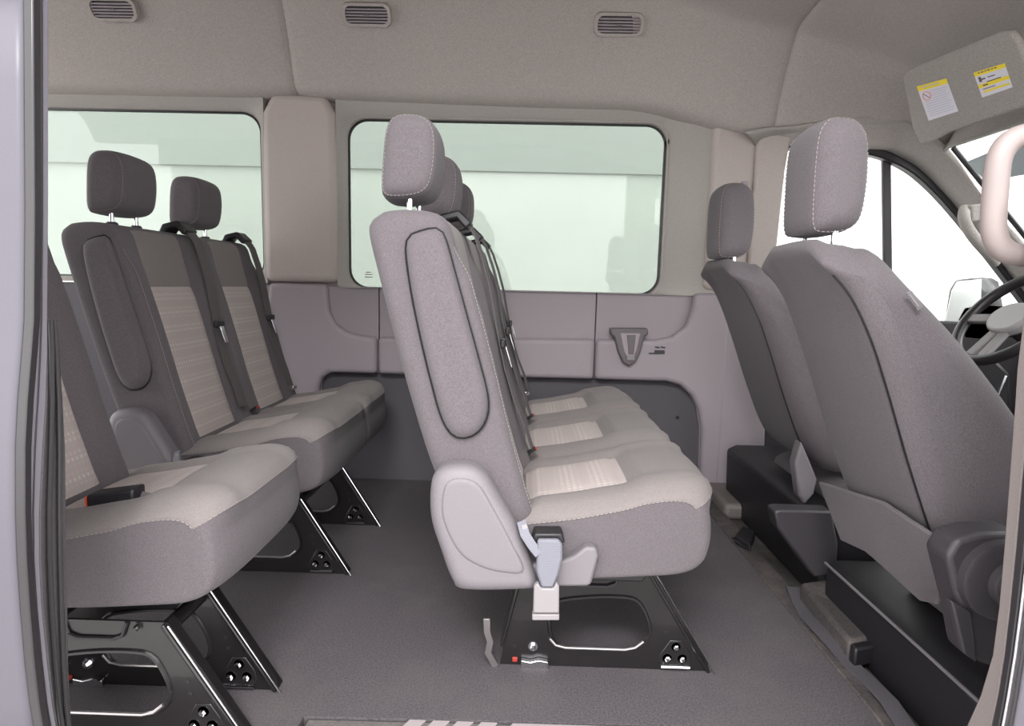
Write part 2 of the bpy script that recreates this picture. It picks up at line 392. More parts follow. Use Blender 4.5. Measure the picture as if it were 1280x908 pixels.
def side_window(nm, x0, x1, z0, z1, ox, label):
    wn = sempty(nm, ((x0+x1)/2, WY+.02, z0)); struct(wn, label)
    lp = inner_loop(x0, x1, z0, z1, 0.085)
    surround(wn, lp, (ox[0], ox[1], .905, 1.76), WY+0.012, WY-0.035, 'lip')
    MB().prism(inner_loop(x0-.01, x1+.01, z0-.01, z1+.01, .09), WY+.022, WY+.028).build('pane', 'tint', wn, smooth=0)
    ring_tube(lp, WY+0.010, 0.006).build('rubber_seal', 'rubber', wn)
    ring_tube(inner_loop(x0-.012, x1+.012, z0-.012, z1+.012, .09), WY+0.004, 0.006).build('bright_seal', 'lip', wn)
    return wn
w1 = side_window('window_1', -2.60, -1.195, .93, 1.668, (-3.1, -1.165), 'tinted rear side window with rounded corners behind the rear bench')
w2 = side_window('window_2', -.800, .610, .905, 1.648, (-.845, .87), 'wide tinted side window with rounded corners behind the middle bench')
# tiny etched mark in the lower left corner of window_2
MB().box(-.735, -.70, WY+.019, WY+.021, .965, .969).box(-.73, -.705, WY+.019, WY+.021, .975, .979).box(-.735, -.70, WY+.019, WY+.021, .953, .957).build('etched_mark', 'lip', w2, smooth=0)
# pillar covers
def pillar(nm, pts, y, label, m='pillar', bev=0.035, parent=None):
    o = MB().prism(pts, y, y+0.06).build(nm, m, None, bev=bev, seg=4); struct(o, label); return o
pillar('trim_3', [(-1.17, .925), (-.84, .925), (-.84, 1.3), (-.845, 1.66), (-.885, 1.735), (-1.12, 1.74), (-1.165, 1.66), (-1.17, 1.3)], WY-.055, 'pale beige pillar cover between the two tinted side windows')
pillar('trim_4', [(.80, .93), (1.0, .93), (1.0, 1.72), (.86, 1.72), (.80, 1.66)], WY-.055, 'pale pillar cover behind the driver seat head restraint')
bk = MB().box(-1.19, -.81, WY+.012, WY+.03, .90, 1.80).box(.62, 1.02, WY+.012, WY+.03, .90, 1.80).build('trim_9', 'pillar'); struct(bk, 'wall behind the pillar covers')
bp = sempty('trim_5', (.97, WY-.03, 0)); struct(bp, 'lower door pillar beside the driver seat')
MB().prism([(.90, .02), (1.13, .02), (1.10, .93), (.885, .93)], WY-.06, WY).build('lower_pillar', 'trim', bp, bev=.012, seg=3)
MB().prism([(.985, .93), (1.10, .93), (1.115, 1.45), (1.13, 1.60), (1.16, 1.72), (.985, 1.72)], WY-.07, WY).build('upper_pillar', 'pillar', bp, bev=.012, seg=3)
MB().box(.86, 1.2, 2.45, 2.80, -.02, .05).build('step_moulding', 'post', bp, bev=.02, seg=3)
bpx = xz([(928, 227), (935, 227), (935, 240), (928, 240)], WY-.07)
MB().prism(bpx, WY-.074, WY-.06).build('belt_anchor_cap', 'trim', bp, bev=.002)

# ---------------------------------------------------------------- ceiling: three headliner panels lofted along x
def section(x):
    d = smooth01(0.2, 1.05, x); e = max(0, x-1.05)
    zc = 2.13-0.17*d-0.30*e                      # crease between side band and roof
    lz = 1.735-0.02*smooth01(-1.2, .3, x)-0.125*smooth01(.45, 1.05, x)-0.02*e   # lower lip
    rise = 0.08*(1-0.5*d)
    yc = 2.55
    return [(2.82, lz-.01), (2.765, lz-.004), (2.725, lz+.012), (2.705, lz+.05), (2.67, lz+(zc-lz)*.45), (yc+.03, zc-.05), (yc, zc-.012), (yc-.05, zc+.012), (2.3, zc+rise*.6), (1.87, zc+rise), (1.4, zc+rise*.7), (1.05, zc+.0), (.93, zc-.12), (.90, zc-.20)]
def liner(x0, x1, ns, rnd0=True, rnd1=True):
    V = []; m = 0; xs = [x0+(x1-x0)*k/ns for k in range(ns+1)]
    st = []
    if rnd0: st += [(x0, .02), (x0+.004, .004)]
    st += [(x, 0) for x in xs[1 if rnd0 else 0:(-1 if rnd1 else None)]]
    if rnd1: st += [(x1-.004, .004), (x1, .02)]
    for x, dd in st:
        s_ = section(x); m = len(s_)
        for (y, z) in s_:
            V.append((x, y+(dd if y > 2.5 else 0), z+dd))
    Fs = [(i*m+k, i*m+k+1, (i+1)*m+k+1, (i+1)*m+k) for i in range(len(st)-1) for k in range(m-1)]
    bm = mesh('h', V, Fs); return bm
ce = sempty('ceiling', (0, 1.9, 2.1)); struct(ce, 'grey fabric headliner of the high roof, in three lengths')
for a, b in ((-3.3, -1.012), (-1.008, 1.048), (1.052, 1.72)):
    o = fin('headliner_panel', liner(a, b, 14), 'head', ce, smooth=50, recalc=False)
    sd = o.modifiers.new('thick', 'SOLIDIFY'); sd.thickness = 0.02; sd.offset = 0
    ss = o.modifiers.new('sub', 'SUBSURF'); ss.levels = 1; ss.render_levels = 2
MB().box(-3.3, 1.72, .85, 2.9, 2.30, 2.33).build('roof_skin', 'paint', ce, smooth=0)
# vents
vl = ['louvred roof vent farthest left, above the rear side window', 'louvred roof vent above the left end of the middle side window', 'louvred roof vent farthest right, above the middle side window']
def band_pt(px, py):                    # where a pixel ray meets the side band of the headliner
    Y = 2.62
    for _ in range(6):
        p = at(px, py, Y); s_ = section(p.x); z0, z1 = s_[4][1], s_[5][1]; y0, y1 = s_[4][0], s_[5][0]
        Y = y0+(y1-y0)*(p.z-z0)/(z1-z0)
    return at(px, py, Y), Vector((0, y1-y0, z1-z0)).normalized()
for (px, py), lb in zip(((145, 11), (460, 18), (773, 30)), vl):
    c, up = band_pt(px, py); X = Vector((1, 0, 0)); nn = X.cross(up)
    if nn.y > 0: nn = -nn
    c = c+nn*.02; v = thing('roof_vent', lb, 'vent', c, 'roof vents')
    def ringpts(hw, hh, r, off): return [c+X*a+up*b+nn*off for a, b in rrect(-hw, hw, -hh, hh, r, 5)]
    o_, i_ = ringpts(.098, .042, .03, .012), ringpts(.086, .031, .022, .012)
    ob, ib = ringpts(.101, .045, .03, -.012), ringpts(.086, .031, .022, -.012)
    n = len(o_); V = ob+o_+i_+ib
    fin('frame', mesh('f', V, [(r*n+i, r*n+(i+1) % n, (r+1)*n+(i+1) % n, (r+1)*n+i) for r in range(3) for i in range(n)]), 'head', v, smooth=50)
    MB().slab(ringpts(.087, .032, .022, -.004), nn*-.004).build('backing', 'black', v, smooth=0)
    for k in range(5):
        zz = -.022+k*.011; hw = .080 if k in (0, 4) else .085
        MB().slab([c+X*a+up*(zz+b)+nn*.004 for a, b in ((-hw, -.0025), (hw, -.0025), (hw, .0025), (-hw, .0025))], nn*.005-up*.002).build('slat', 'trim', v, smooth=0)
    MB().slab([c+X*a+up*b+nn*.007 for a, b in ((-.012, -.006), (.012, -.006), (.012, .004), (-.012, .004))], nn*.004).build('slat_knob', 'cover', v, bev=.001)

# ---------------------------------------------------------------- seats
BX = 0.0
backprof = xz([(457, 300), (456, 279), (470, 265), (500, 260), (532, 262), (552, 270), (562, 292), (574, 345), (592, 410), (610, 480), (627, 550), (645, 615), (656, 655), (640, 680), (590, 690), (560, 650), (545, 610), (527, 560), (503, 480), (483, 405), (468, 345)], 1.30)
cushprof = xz([(640, 652), (665, 650), (720, 644), (770, 636), (830, 628), (875, 624), (895, 632), (902, 655), (901, 685), (890, 708), (860, 720), (800, 724), (720, 726), (640, 726), (622, 700), (625, 665)], 1.30)
HRp = [(-.062, .0), (-.064, .08), (-.058, .17), (-.038, .203), (.0, .208), (.034, .200), (.056, .17), (.062, .10), (.054, .03), (.035, .002), (0, -.008), (-.04, -.01)]
def headrest(root, x, y, z, w=.195, sc=.84, tilt=-0.04, m='side', thick=1.0):
    pr = [(x+(a*math.cos(tilt)-b*math.sin(tilt)*-1*0)*sc*1.12+b*tilt*sc*-1, z+b*sc) for a, b in HRp]
    s_ = Sweep(pr, y-w/2, y+w/2, .028, .028, n=56, nv=8, disp=lambda p, n_, yy: .006*(1-((yy-y)/(w/2))**2))
    o = fin('head_restraint', s_.parts(lambda p, n_, yy: 'side')['side'], m, root, smooth=70)
    for j in (3, len(s_.ys)-4):
        P = s_.line(j, 0, s_.n); dashes(P, .0008).build('stitching', 'stitch', o, smooth=0)
    for dy in (-.06, .06):
        MB().tube([(x+.0, y+dy, z-.07), (x+.0, y+dy, z+.02)], .0065, 12).build('post', 'chrome', root)
        MB().tube([(x+.0, y+dy, z-.055), (x+.0, y+dy, z-.040), (x+.0, y+dy, z-.036)], [.017, .017, .012], 14).build('post_collar', 'dgrey', root)
    return o
def front_x(prof_P, z):                  # forward surface of the backrest at height z
    return max(p[0] for p in prof_P if abs(p[1]-z) < .03)
bp_dense = [(p.x, p.y) for p in spline([Vector((a, b)) for a, b in backprof], 200)]
def bench(name, label, group, dx, ends, outer=(True, True), frames=(), cover=True, first_near=False, strapside=True):
    """a row of seats; ends = list of y boundaries"""
    root = thing(name, label, 'seat', (dx, (ends[0]+ends[-1])/2, 0), group)
    ns = len(ends)-1
    bpr = [(a+dx, b) for a, b in backprof]; cpr = [(a+dx, b) for a, b in cushprof]
    for k in range(ns):
        y0, y1 = ends[k]+.002, ends[k+1]-.002-(.085 if ns == 1 else 0); c = (y0+y1)/2; hw = (y1-y0)/2
        def bd(p, n_, y):
            t = abs(y-c)/hw; u = 0
            if n_.x > .5:
                u = .020*smooth01(.52, .78, t)*(1-smooth01(.93, 1.02, p.y))
                if abs(p.y-.90) < .02 and t < .62: u -= .005*(1-abs(p.y-.90)/.02)
                if abs(t-.56) < .05: u -= .004
            if n_.x < -.5: u = -.004*t
            return u
        sb = Sweep(bpr, y0, y1, .030 if k == 0 else .022, .022, n=110, nv=24, disp=bd)
        def cl(p, n_, y):
            t = abs(y-c)/hw
            if n_.x > .45 and t < .56: return 'insert' if .43 < p.y < .905 else ('top' if p.y > .9 and p.y < 1.07 else 'side')
            return 'side'
        prt = sb.parts(cl)
        bo = fin('backrest', prt['side'], 'side', root, smooth=80)
        fin('upper_panel', prt['top'], 'top', bo, smooth=80); fin('insert_panel', prt['insert'], 'insert', bo, smooth=80)
        # cushion
        if ns == 1: y1 += .085; c = (y0+y1)/2; hw = (y1-y0)/2
        oN = outer[0] and k == 0; oF = outer[1] and k == ns-1
        def cd(p, n_, y):
            t = abs(y-c)/hw; u = 0
            if n_.y > .2:
                X = p.x-dx; nf = smooth01(.35, .9, n_.y)
                u = .022*(1-t**3)*smooth01(.0, .06, X)
                u += .018*smooth01(.24, .31, X)*(1-smooth01(.38, .47, X))*(1-t*t*.6)
                u += .014*smooth01(.50, .70, t)*(1-smooth01(.85, 1.0, t))
                if t < .60 and abs(X-.265) < .02: u -= .006
                if abs(t-.55) < .05 and X < .27: u -= .004
                u *= nf
            return u
        RR = .17
        def wp(v, y0=y0, y1=y1, oN=oN, oF=oF):
            X = v.x-dx; f = 0
            if oN and v.y-y0 < RR: f = 1-math.sqrt(max(0, 1-((RR-(v.y-y0))/RR)**2))
            if oF and y1-v.y < RR: f = max(f, 1-math.sqrt(max(0, 1-((RR-(y1-v.y))/RR)**2)))
            kx = smooth01(.10, .46, X)
            v.x -= f*kx*(.035 if k == 0 and name != 'single_rear_seat' else .11)
            v.z -= f*smooth01(.3, .46, X)*.004
            return v
        sc = Sweep(cpr, y0, y1, .010 if oN else .022, .022, n=110, nv=26, disp=cd, warp=wp)
        def clc(p, n_, y):
            t = abs(y-c)/hw; X = p.x-dx
            if n_.y > .5 and p.y > .40 and not (X > .42 and p.y < .460):
                if t < .56 and .015 < X < .265: return 'insert'
                return 'top'
            return 'side'
        pc = sc.parts(clc)
        cu = fin('seat_cushion', pc['side'], 'side', root, smooth=80)
        fin('top_panel', pc['top'], 'top', cu, smooth=80); fin('insert_panel', pc['insert'], 'insert', cu, smooth=80)
        # seam stitching along the top edge of the side
        if k == 0:
            idx = [i for i in range(sc.n) if sc.N[i].y > .5 and sc.P[i].y > .40 and not (sc.P[i].x-dx > .42 and sc.P[i].y < .460)]
            idx.sort(key=lambda i: sc.P[i].x); P = []
            for i in idx: P.append(sc.V[i]+Vector((0, -.0015, .0)))
            dashes(P, .0009).build('stitching', 'stitch', cu, smooth=0)
            # stitched front edge
            e = idx[-1]; P = [sc.V[j*sc.n+e]+Vector((.001, 0, .001)) for j in range(2, len(sc.ys)-2)]
            dashes(P, .0009).build('stitching', 'stitch', cu, smooth=0)
            idb = [i for i in range(sb.n) if sb.N[i].x > .35 and .40 < sb.P[i].y < 1.02]; idb.sort(key=lambda i: sb.P[i].y)
            P = [sb.V[4*sb.n+i]+Vector((.001, -.0012, 0)) for i in idb]; dashes(P, .0009).build('stitching', 'stitch', bo, smooth=0)
        headrest(root, dx-.272, c-.005, 1.135)
        if ns == 1: far_wing(root, dx, ends[1]-.087)
        # shoulder belt: guide on the top far corner, webbing down the backrest, tongue, anchor
        gy = y1-.055
        gx = dx-.20
        if ns == 1: continue
        MB().tube([(gx-.06, gy, 1.03), (gx-.02, gy, 1.105), (gx+.02, gy, 1.115), (gx+.05, gy, 1.085)], .03, flat=(.038, .012), up=(0, 0, 1)).build('belt_guide', 'black', root, bev=.006)
        path = [(gx+.045, gy-.004, 1.10)]
        for q in range(9):
            z = 1.06-q*.072; fx = front_x(bp_dense, z)+dx+.026
            path.append((fx+.008*math.sin(q), gy+.010-q*.006*(1 if k or ns < 3 else .6), z))
        MB().tube(path, .02, flat=(.0225, .0012), up=(1, 0, 0)).build('shoulder_belt', 'belt', root, smooth=60)
        t = Vector(path[5])
        MB().box(t.x, t.x+.012, t.y-.03, t.y+.03, t.z-.01, t.z+.012).build('belt_stopper', 'black', root, bev=.003)
        MB().slab([t+Vector((.012, -.013, -.008)), t+Vector((.012, .013, -.008)), t+Vector((.030, .011, -.065)), t+Vector((.030, -.011, -.065))], (.003, 0, .001)).build('belt_tongue', 'chrome', root, bev=.001)
        if k > 0 or ns == 1:
            pass
        # buckle stalk in the gap between seats
        if k < ns-1:
            b = Vector((dx+.045, y1-.01, .462))
            MB().tube([b-Vector((.03, 0, .02)), b+Vector((.0, 0, .004))], .01, flat=(.012, .004)).build('buckle_stalk', 'black', root)
            MB().box(b.x-.004, b.x+.006, b.y-.006, b.y+.006, b.z-.002, b.z+.006).build('buckle_button', 'dred', root)
        else:
            b = Vector((dx+.0, y1-.04, .47))
            MB().box(b.x, b.x+.035, b.y-.02, b.y+.02, b.z-.01, b.z+.008).build('lap_belt_plate', 'chrome', root, bev=.003)
    yn = ends[0]
    if cover:
        # padded side wing of the backrest
        wing = xz([(509, 312), (514, 296), (528, 290), (546, 287), (556, 298), (568, 340), (583, 395), (598, 450), (609, 495), (608, 520), (598, 538), (582, 546), (566, 542), (553, 520), (541, 478), (527, 420), (515, 360)], 1.30)
        wing = [(a+dx, b) for a, b in wing]
        s_ = Sweep(wing, yn-.024, yn+.02, .020, .004, n=60, nv=2)
        wg = fin('side_wing', s_.parts(lambda *a: 'side')['side'], 'side', root, smooth=70)
        P = [v+Vector((0, -.0005, 0)) for v in s_.line(5, 0, s_.n, .003)]; MB().tube(P, .0018, 5).build('crease_shade', 'black', wg)  # dark line stands in for the shade in the crease round the wing
        hc = xz([(541, 640), (541, 600), (550, 582), (568, 576), (590, 577), (608, 588), (625, 615), (645, 650), (662, 690), (672, 722), (664, 728), (583, 729), (567, 716), (553, 680)], 1.30)
        hc = [(a+dx, b) for a, b in hc]
        s_ = Sweep(hc, yn-.050, yn+.02, .028, .004, n=72, nv=2)
        hv = fin('hinge_cover', s_.parts(lambda *a: 'side')['side'], 'cover', root, smooth=60)
        hi = xz([(556, 640), (557, 604), (568, 592), (588, 592), (603, 602), (622, 634), (642, 672), (655, 704), (630, 706), (600, 698), (575, 680)], 1.29)
        hi = [(a+dx, b) for a, b in hi]
        s_ = Sweep(hi, yn-.054, yn+.0, .008, .004, n=60, nv=2)
        fin('cover_recess', s_.parts(lambda *a: 'side')['side'], 'cover', hv, smooth=60)
        lv = xz([(662, 729), (664, 700), (700, 697), (717, 690), (731, 679), (744, 680), (747, 690), (738, 726), (732, 728)], 1.30)
        lv = [(a+dx, b) for a, b in lv]
        MB().prism(lv, yn-.022, yn+.01).build('recliner_lever', 'cover', root, bev=.007, seg=3)
        # lap belt loop and buckle hanging on the near side
        def Q(a, b, y=1.27): v = at(a, b, y); return Vector((v.x+dx, yn-.03-(1.27-y), v.z))
        MB().tube([Q(652, 652, 1.27), Q(656, 668, 1.25), Q(665, 682, 1.245), Q(674, 693, 1.24)], .01, flat=(.010, .0015), up=(0, 1, 0)).build('lap_strap', 'gbelt', root)
        MB().tube([Q(655, 656, 1.26), Q(662, 676, 1.25), Q(672, 690, 1.25)], .01, flat=(.006, .0015), up=(0, 1, 0)).build('lap_strap', 'tongue', root)
        MB().prism([(v.x, v.z) for v in (Q(672, 668), Q(697, 668), (Q(702, 674)), Q(702, 692), Q(697, 712), Q(691, 727), Q(676, 727), Q(670, 706), Q(671, 676))], yn-.060, yn-.046).build('webbing_sleeve', 'gbelt', root, bev=.005)
        MB().prism([(v.x, v.z) for v in (Q(667, 724), Q(672, 720), Q(676, 727), Q(691, 727), Q(694, 720), Q(698, 724), Q(698, 757), Q(666, 757))], yn-.064, yn-.048).build('buckle_plate', 'tongue', root, bev=.003)
        MB().prism([(v.x, v.z) for v in (Q(665, 758), Q(698, 758), Q(698, 765), Q(665, 765))], yn-.066, yn-.046).build('buckle_foot', 'tongue', root, bev=.002)
        MB().prism([(v.x, v.z) for v in (Q(668, 664), Q(702, 664), Q(706, 676), Q(664, 676))], yn-.045, yn-.0).build('sleeve_slot', 'black', root, bev=.004)
    # seat pan and floor frames
    fy0, fy1 = frames[0], frames[-1]
    MB().prism([(dx+.0, .235), (dx+.30, .235), (dx+.32, .262), (dx-.02, .262)], ends[0]+.08, ends[-1]-.04).build('seat_pan', 'black', root, bev=.004)
    for fi, fy in enumerate(frames):
        fr = thing_part('base_frame', root)
        out = [(dx-.035, .0), (dx-.025, .06), (dx+.02, .25), (dx+.33, .25), (dx+.475, .03), (dx+.48, .0)]
        hole = [(a+dx, b) for a, b in xz([(686, 768), (690, 757), (703, 750), (740, 746), (775, 746), (795, 750), (806, 765), (812, 785), (808, 800), (795, 809), (770, 813), (720, 813), (700, 808), (689, 795)], 1.40)]
        plate_with_hole(out, hole, fy, fy+.006, 'side_plate', 'metal', root, fr)
        # folded flanges
        def flange(a, b, wd=.03, t=.008, nm='flange'):
            A = Vector((a[0], fy+.003, a[1])); B = Vector((b[0], fy+.003, b[1]))
            d = (B-A).normalized(); nrm_ = Vector((d.z, 0, -d.x))
            m_ = MB().slab([A+Vector((0, -.012, 0)), B+Vector((0, -.012, 0)), B+Vector((0, wd, 0)), A+Vector((0, wd, 0))], nrm_*t)
            return m_.build(nm, 'metal', root, bev=.003)
        flange((dx+.325, .25), (dx+.482, .0)); flange((dx+.018, .25), (dx-.028, .05))
        MB().tube([(dx+.337, fy-.012, .25), (dx+.492, fy-.012, .002)], .0022, 8).build('bright_edge', 'chrome', root)
        # lip around the hole
        lp = [(x_, fy-.001, z_) for x_, z_ in [(p.x, p.y) for p in spline([Vector(h) for h in hole], 48)]]
        MB().tube(lp+[lp[0], lp[1]], .005, 6, up=(0, 1, 0), cap=False).build('hole_lip', 'metal', root)
        MB().tube([(dx+x_, fy-.004, z_) for x_, z_ in ((.085, .075), (.10, .058), (.125, .052), (.27, .052), (.295, .058), (.315, .075))], .004, 8, up=(0, 1, 0)).build('lip_edge', 'edge', root)  # paler steel along the bottom of the hole lip
        for bx_, bz_ in ((.395, .062), (.375, .032), (.412, .032)):
            bolt((dx+bx_, fy, bz_), .0075, 'y', root)
        MB().prism([(dx+.36, .012), (dx+.43, .012), (dx+.435, .022), (dx+.43, .048), (dx+.41, .078), (dx+.38, .078), (dx+.36, .045), (dx+.352, .022)], fy-.002, fy+.001).build('bolt_plate', 'metal', root, bev=.002)
        MB().tube([(dx+.36, fy-.006, .012), (dx+.43, fy-.006, .012)], .005, 8).build('bolt_plate_lip', 'chrome', root)
        bolt((dx+.045, fy, .05), .008, 'y', root); bolt((dx+.055, fy, .235), .014, 'y', root, mt='metal'); bolt((dx+.27, fy, .24), .006, 'y', root, mt='metal')
        for hx_, hz_ in ((.365, .125), (.37, .10), (.0, .05)):
            MB().tube([(dx+hx_, fy-.001, hz_), (dx+hx_, fy+.001, hz_)], .0045, 10).build('hole', 'black', root)
        # raised channel at the top
        MB().tube([(dx+.12, fy-.003, .25), (dx+.13, fy-.003, .222), (dx+.15, fy-.003, .214), (dx+.22, fy-.003, .214), (dx+.24, fy-.003, .222), (dx+.25, fy-.003, .25)], .0045, 6, up=(0, 1, 0)).build('top_bead', 'black', root)
        MB().prism([(dx+.015, -.001), (dx+.085, -.001), (dx+.083, .018), (dx+.06, .022), (dx+.04, .016), (dx+.017, .02)], fy-.014, fy).build('foot_clamp', 'chrome', root, bev=.002)
        MB().prism([(dx-.005, .01), (dx+.008, .01), (dx+.008, .022), (dx-.005, .022)], fy-.006, fy).build('lock_marker', 'dred', root, bev=.002)
        # release lever at the rear foot
        MB().tube([(dx-.07, fy-.01, .125), (dx-.068, fy-.01, .09), (dx-.060, fy-.01, .065), (dx-.065, fy-.01, .035), (dx-.045, fy-.01, .0)], .006, flat=(.008, .003), up=(0, 1, 0)).build('release_lever', 'edge', root, bev=.001)
    if len(frames) > 1:
        MB().tube([(dx+.05, fy0+.01, .22), (dx+.05, fy1, .22)], .016, 12).build('cross_tube', 'metal', root)
        MB().tube([(dx+.31, fy0+.01, .22), (dx+.31, fy1, .22)], .016, 12).build('cross_tube', 'metal', root)
    return root
def thing_part(n, root): return None
def plate_with_hole(out, hole, y0, y1, name, m, root, fr=None):
    ho = [(p.x, p.y) for p in spline([Vector(h) for h in hole], 48)]
    cx = sum(a for a, b in ho)/48; cz = sum(b for a, b in ho)/48
    ou = []
    for a, b in ho:                     # shoot each hole point outward to the outline
        d = Vector((a-cx, b-cz)); best = None
        for i in range(len(out)):
            p, q_ = Vector(out[i]), Vector(out[(i+1) % len(out)]); e = q_-p
            den = d.x*e.y-d.y*e.x
            if abs(den) < 1e-9: continue
            w_ = p-Vector((cx, cz)); t = (w_.x*e.y-w_.y*e.x)/den; u = (w_.x*d.y-w_.y*d.x)/den
            if t > 0 and -1e-6 <= u <= 1+1e-6 and (best is None or t < best): best = t
        ou.append((cx+d.x*best, cz+d.y*best))
    # snap the closest shot to each outline corner
    for c_ in out:
        k = min(range(48), key=lambda i: (ou[i][0]-c_[0])**2+(ou[i][1]-c_[1])**2); ou[k] = c_
    V = []
    for row, y in ((ho, y0), (ou, y0), (ou, y1), (ho, y1)): V += [(a, y, b) for a, b in row]
    return fin(name, mesh(name, V, [(r*48+i, r*48+(i+1) % 48, ((r+1) % 4)*48+(i+1) % 48, ((r+1) % 4)*48+i) for r in range(4) for i in range(48)]), m, root, smooth=35)

def far_wing(root, dx, y):
    wing = [(a+dx, b) for a, b in xz([(509, 312), (514, 296), (528, 290), (546, 287), (556, 298), (568, 340), (583, 395), (598, 450), (609, 495), (608, 520), (598, 538), (582, 546), (566, 542), (553, 520), (541, 478), (527, 420), (515, 360)], 1.30)]
    s_ = Sweep(wing, y-.02, y+.03, .004, .020, n=60, nv=2)
    fin('side_wing', s_.parts(lambda *a: 'side')['side'], 'side', root, smooth=70)
GS = 'passenger seats in the load space'
mid = bench('bench_seat', 'three-place grey fabric bench nearest the middle of the van, side and steel base in view', GS, 0.0, [1.30, 1.73, 2.19, 2.65], frames=(1.40, 2.45))
rear = bench('bench_seat', 'two-place grey fabric bench at the left, standing behind the middle bench', GS, -1.02, [1.76, 2.20, 2.64], outer=(True, True), frames=(1.84, 2.24))
single = bench('bench_seat', 'single seat at lower left edge with orange buckle on its pale cushion', GS, -1.02, [1.11, 1.58], outer=(True, True), frames=(1.12, 1.275), cover=False)
# buckle on the single seat
b = at(143, 630, 1.21)
MB().slab([b+Vector((-.045, -.022, -.012)), b+Vector((.055, -.022, .004)), b+Vector((.055, .022, .004)), b+Vector((-.045, .022, -.012))], (0, 0, .036)).build('buckle_housing', 'black', single, bev=.006, seg=3)
MB().box(b.x-.049, b.x-.043, b.y-.019, b.y+.019, b.z-.006, b.z+.020).build('buckle_button', 'red', single, bev=.002)
MB().tube([b+Vector((.05, 0, .016)), b+Vector((.09, .01, .006)), b+Vector((.12, .02, -.03))], .01, flat=(.013, .002), up=(1, 0, 0)).build('belt_tongue', 'belt', single)

# front seats
def front_seat(name, label, dxs, ynear, yfar, hx, hz, near):
    root = thing(name, label, 'seat', (dxs+.9, (ynear+yfar)/2, 0), 'front seats')
    pr = [(1050, 300), (1080, 300), (1112, 310), (1150, 362), (1200, 432), (1262, 515), (1300, 575), (1330, 660), (1320, 730), (1260, 750), (1205, 720), (1180, 680), (1150, 590), (1125, 502), (1100, 420), (1080, 362), (1062, 330), (1046, 312)]
    pr = [(a+dxs, b_) for a, b_ in xz(pr, 1.17)]
    c = (ynear+yfar)/2; hw = (yfar-ynear)/2
    def bd(p, n_, y):
        t = abs(y-c)/hw; u = 0
        if n_.x > .3: u = .02*smooth01(.5, .8, t)
        if n_.x < -.3: u = .012*(1-t*t)
        return u
    def wp(v):
        t = abs(v.y-c)/hw; k_ = smooth01(.80, 1.12, v.z)
        v.z -= .05*k_*smooth01(.45, 1.0, t); v.y = c+(v.y-c)*(1-.12*k_); return v
    s_ = Sweep(pr, ynear, yfar, .045, .045, n=110, nv=20, disp=bd, warp=wp)
    bo = fin('backrest', s_.parts(lambda *a: 'side')['side'], 'side', root, smooth=80)
    # rear-corner seams
    idx = [i for i in range(s_.n) if s_.N[i].x < -.3 and .40 < s_.P[i].y < 1.0]; idx.sort(key=lambda i: s_.P[i].y)
    if idx:
        P = [s_.V[4*s_.n+i]+Vector((-.001, -.001, 0)) for i in idx]; MB().tube(P, .0022, 5).build('seam', 'black', bo)
    # lower map flap hanging on the back
    def ap(a, b_, y): v = at(a, b_, y); return v
    return root, bo, s_
pas, pbo, ps = front_seat('front_seat', 'large grey front passenger seat nearest the camera at the right, seen from behind', 0, 1.17, 1.57, 0, 0, True)
dri, dbo, ds = front_seat('front_seat', 'dark driver seat between the window pillar and the nearer front seat', .09, 1.98, 2.40, 0, 0, False)
def front_headrest(root, x, y, z, sc, w=.19):
    pr = [(x+a*sc*.78-(b-.1)*.04, z+b*sc) for a, b in HRp]
    s_ = Sweep(pr, y-w/2, y+w/2, .034, .034, n=60, nv=10, disp=lambda p, n_, yy: .010*(1-((yy-y)/(w/2))**2))
    o = fin('head_restraint', s_.parts(lambda *a: 'side')['side'], 'side', root, smooth=70)
    for j in (4, len(s_.ys)-5): dashes(s_.line(j, 0, s_.n), .0009).build('stitching', 'stitch', o, smooth=0)
    for dy in (-.065, .065):
        MB().tube([(x, y+dy, z-.06), (x, y+dy, z+.02)], .0065, 12).build('post', 'chrome', root)
        MB().tube([(x, y+dy, z-.05), (x, y+dy, z-.042)], .016, 12).build('post_collar', 'dgrey', root)
front_headrest(pas, .640, 1.36, 1.070, 1.0)
front_headrest(dri, .706, 2.16, 1.058, 1.08)
# lower rear flap of the passenger seat
fp = [(1022, 603, 1.52), (1100, 628, 1.30), (1166, 672, 1.12), (1173, 735, 1.10), (1168, 756, 1.11), (1150, 752, 1.14), (1110, 715, 1.24), (1080, 690, 1.34), (1050, 676, 1.45)]
def rear_hit(px, py, off=.034):
    Y = 1.3
    for _ in range(30):
        p = at(px, py, Y); cand = [q.x for q, n_ in zip(ps.P, ps.N) if n_.x < -.2 and abs(q.y-p.z) < .03]
        x = (sum(cand)/len(cand) if cand else .86)-off; r = ray(px, py); Y = .5*Y+.5*(x/r.x*r.y)
    return at(px, py, Y)
V = [rear_hit(a, b_) for a, b_, y in fp]
MB().slab(V, (.012, 0, .003)).build('lower_back_flap', 'side', pas, bev=.004)
# tag on the side bolster
t0 = [at(a, b_, 1.168) for a, b_ in ((1131, 366), (1138, 363), (1153, 383), (1146, 389))]
MB().slab(t0, (0, -.004, 0)).build('fabric_tag', 'cover', pas, bev=.001)
t1 = [at(a, b_, 1.163) for a, b_ in ((1136, 369), (1138, 368), (1149, 383), (1147, 384))]
MB().slab(t1, (0, -.001, 0)).build('tag_print', 'tongue', pas, smooth=0)
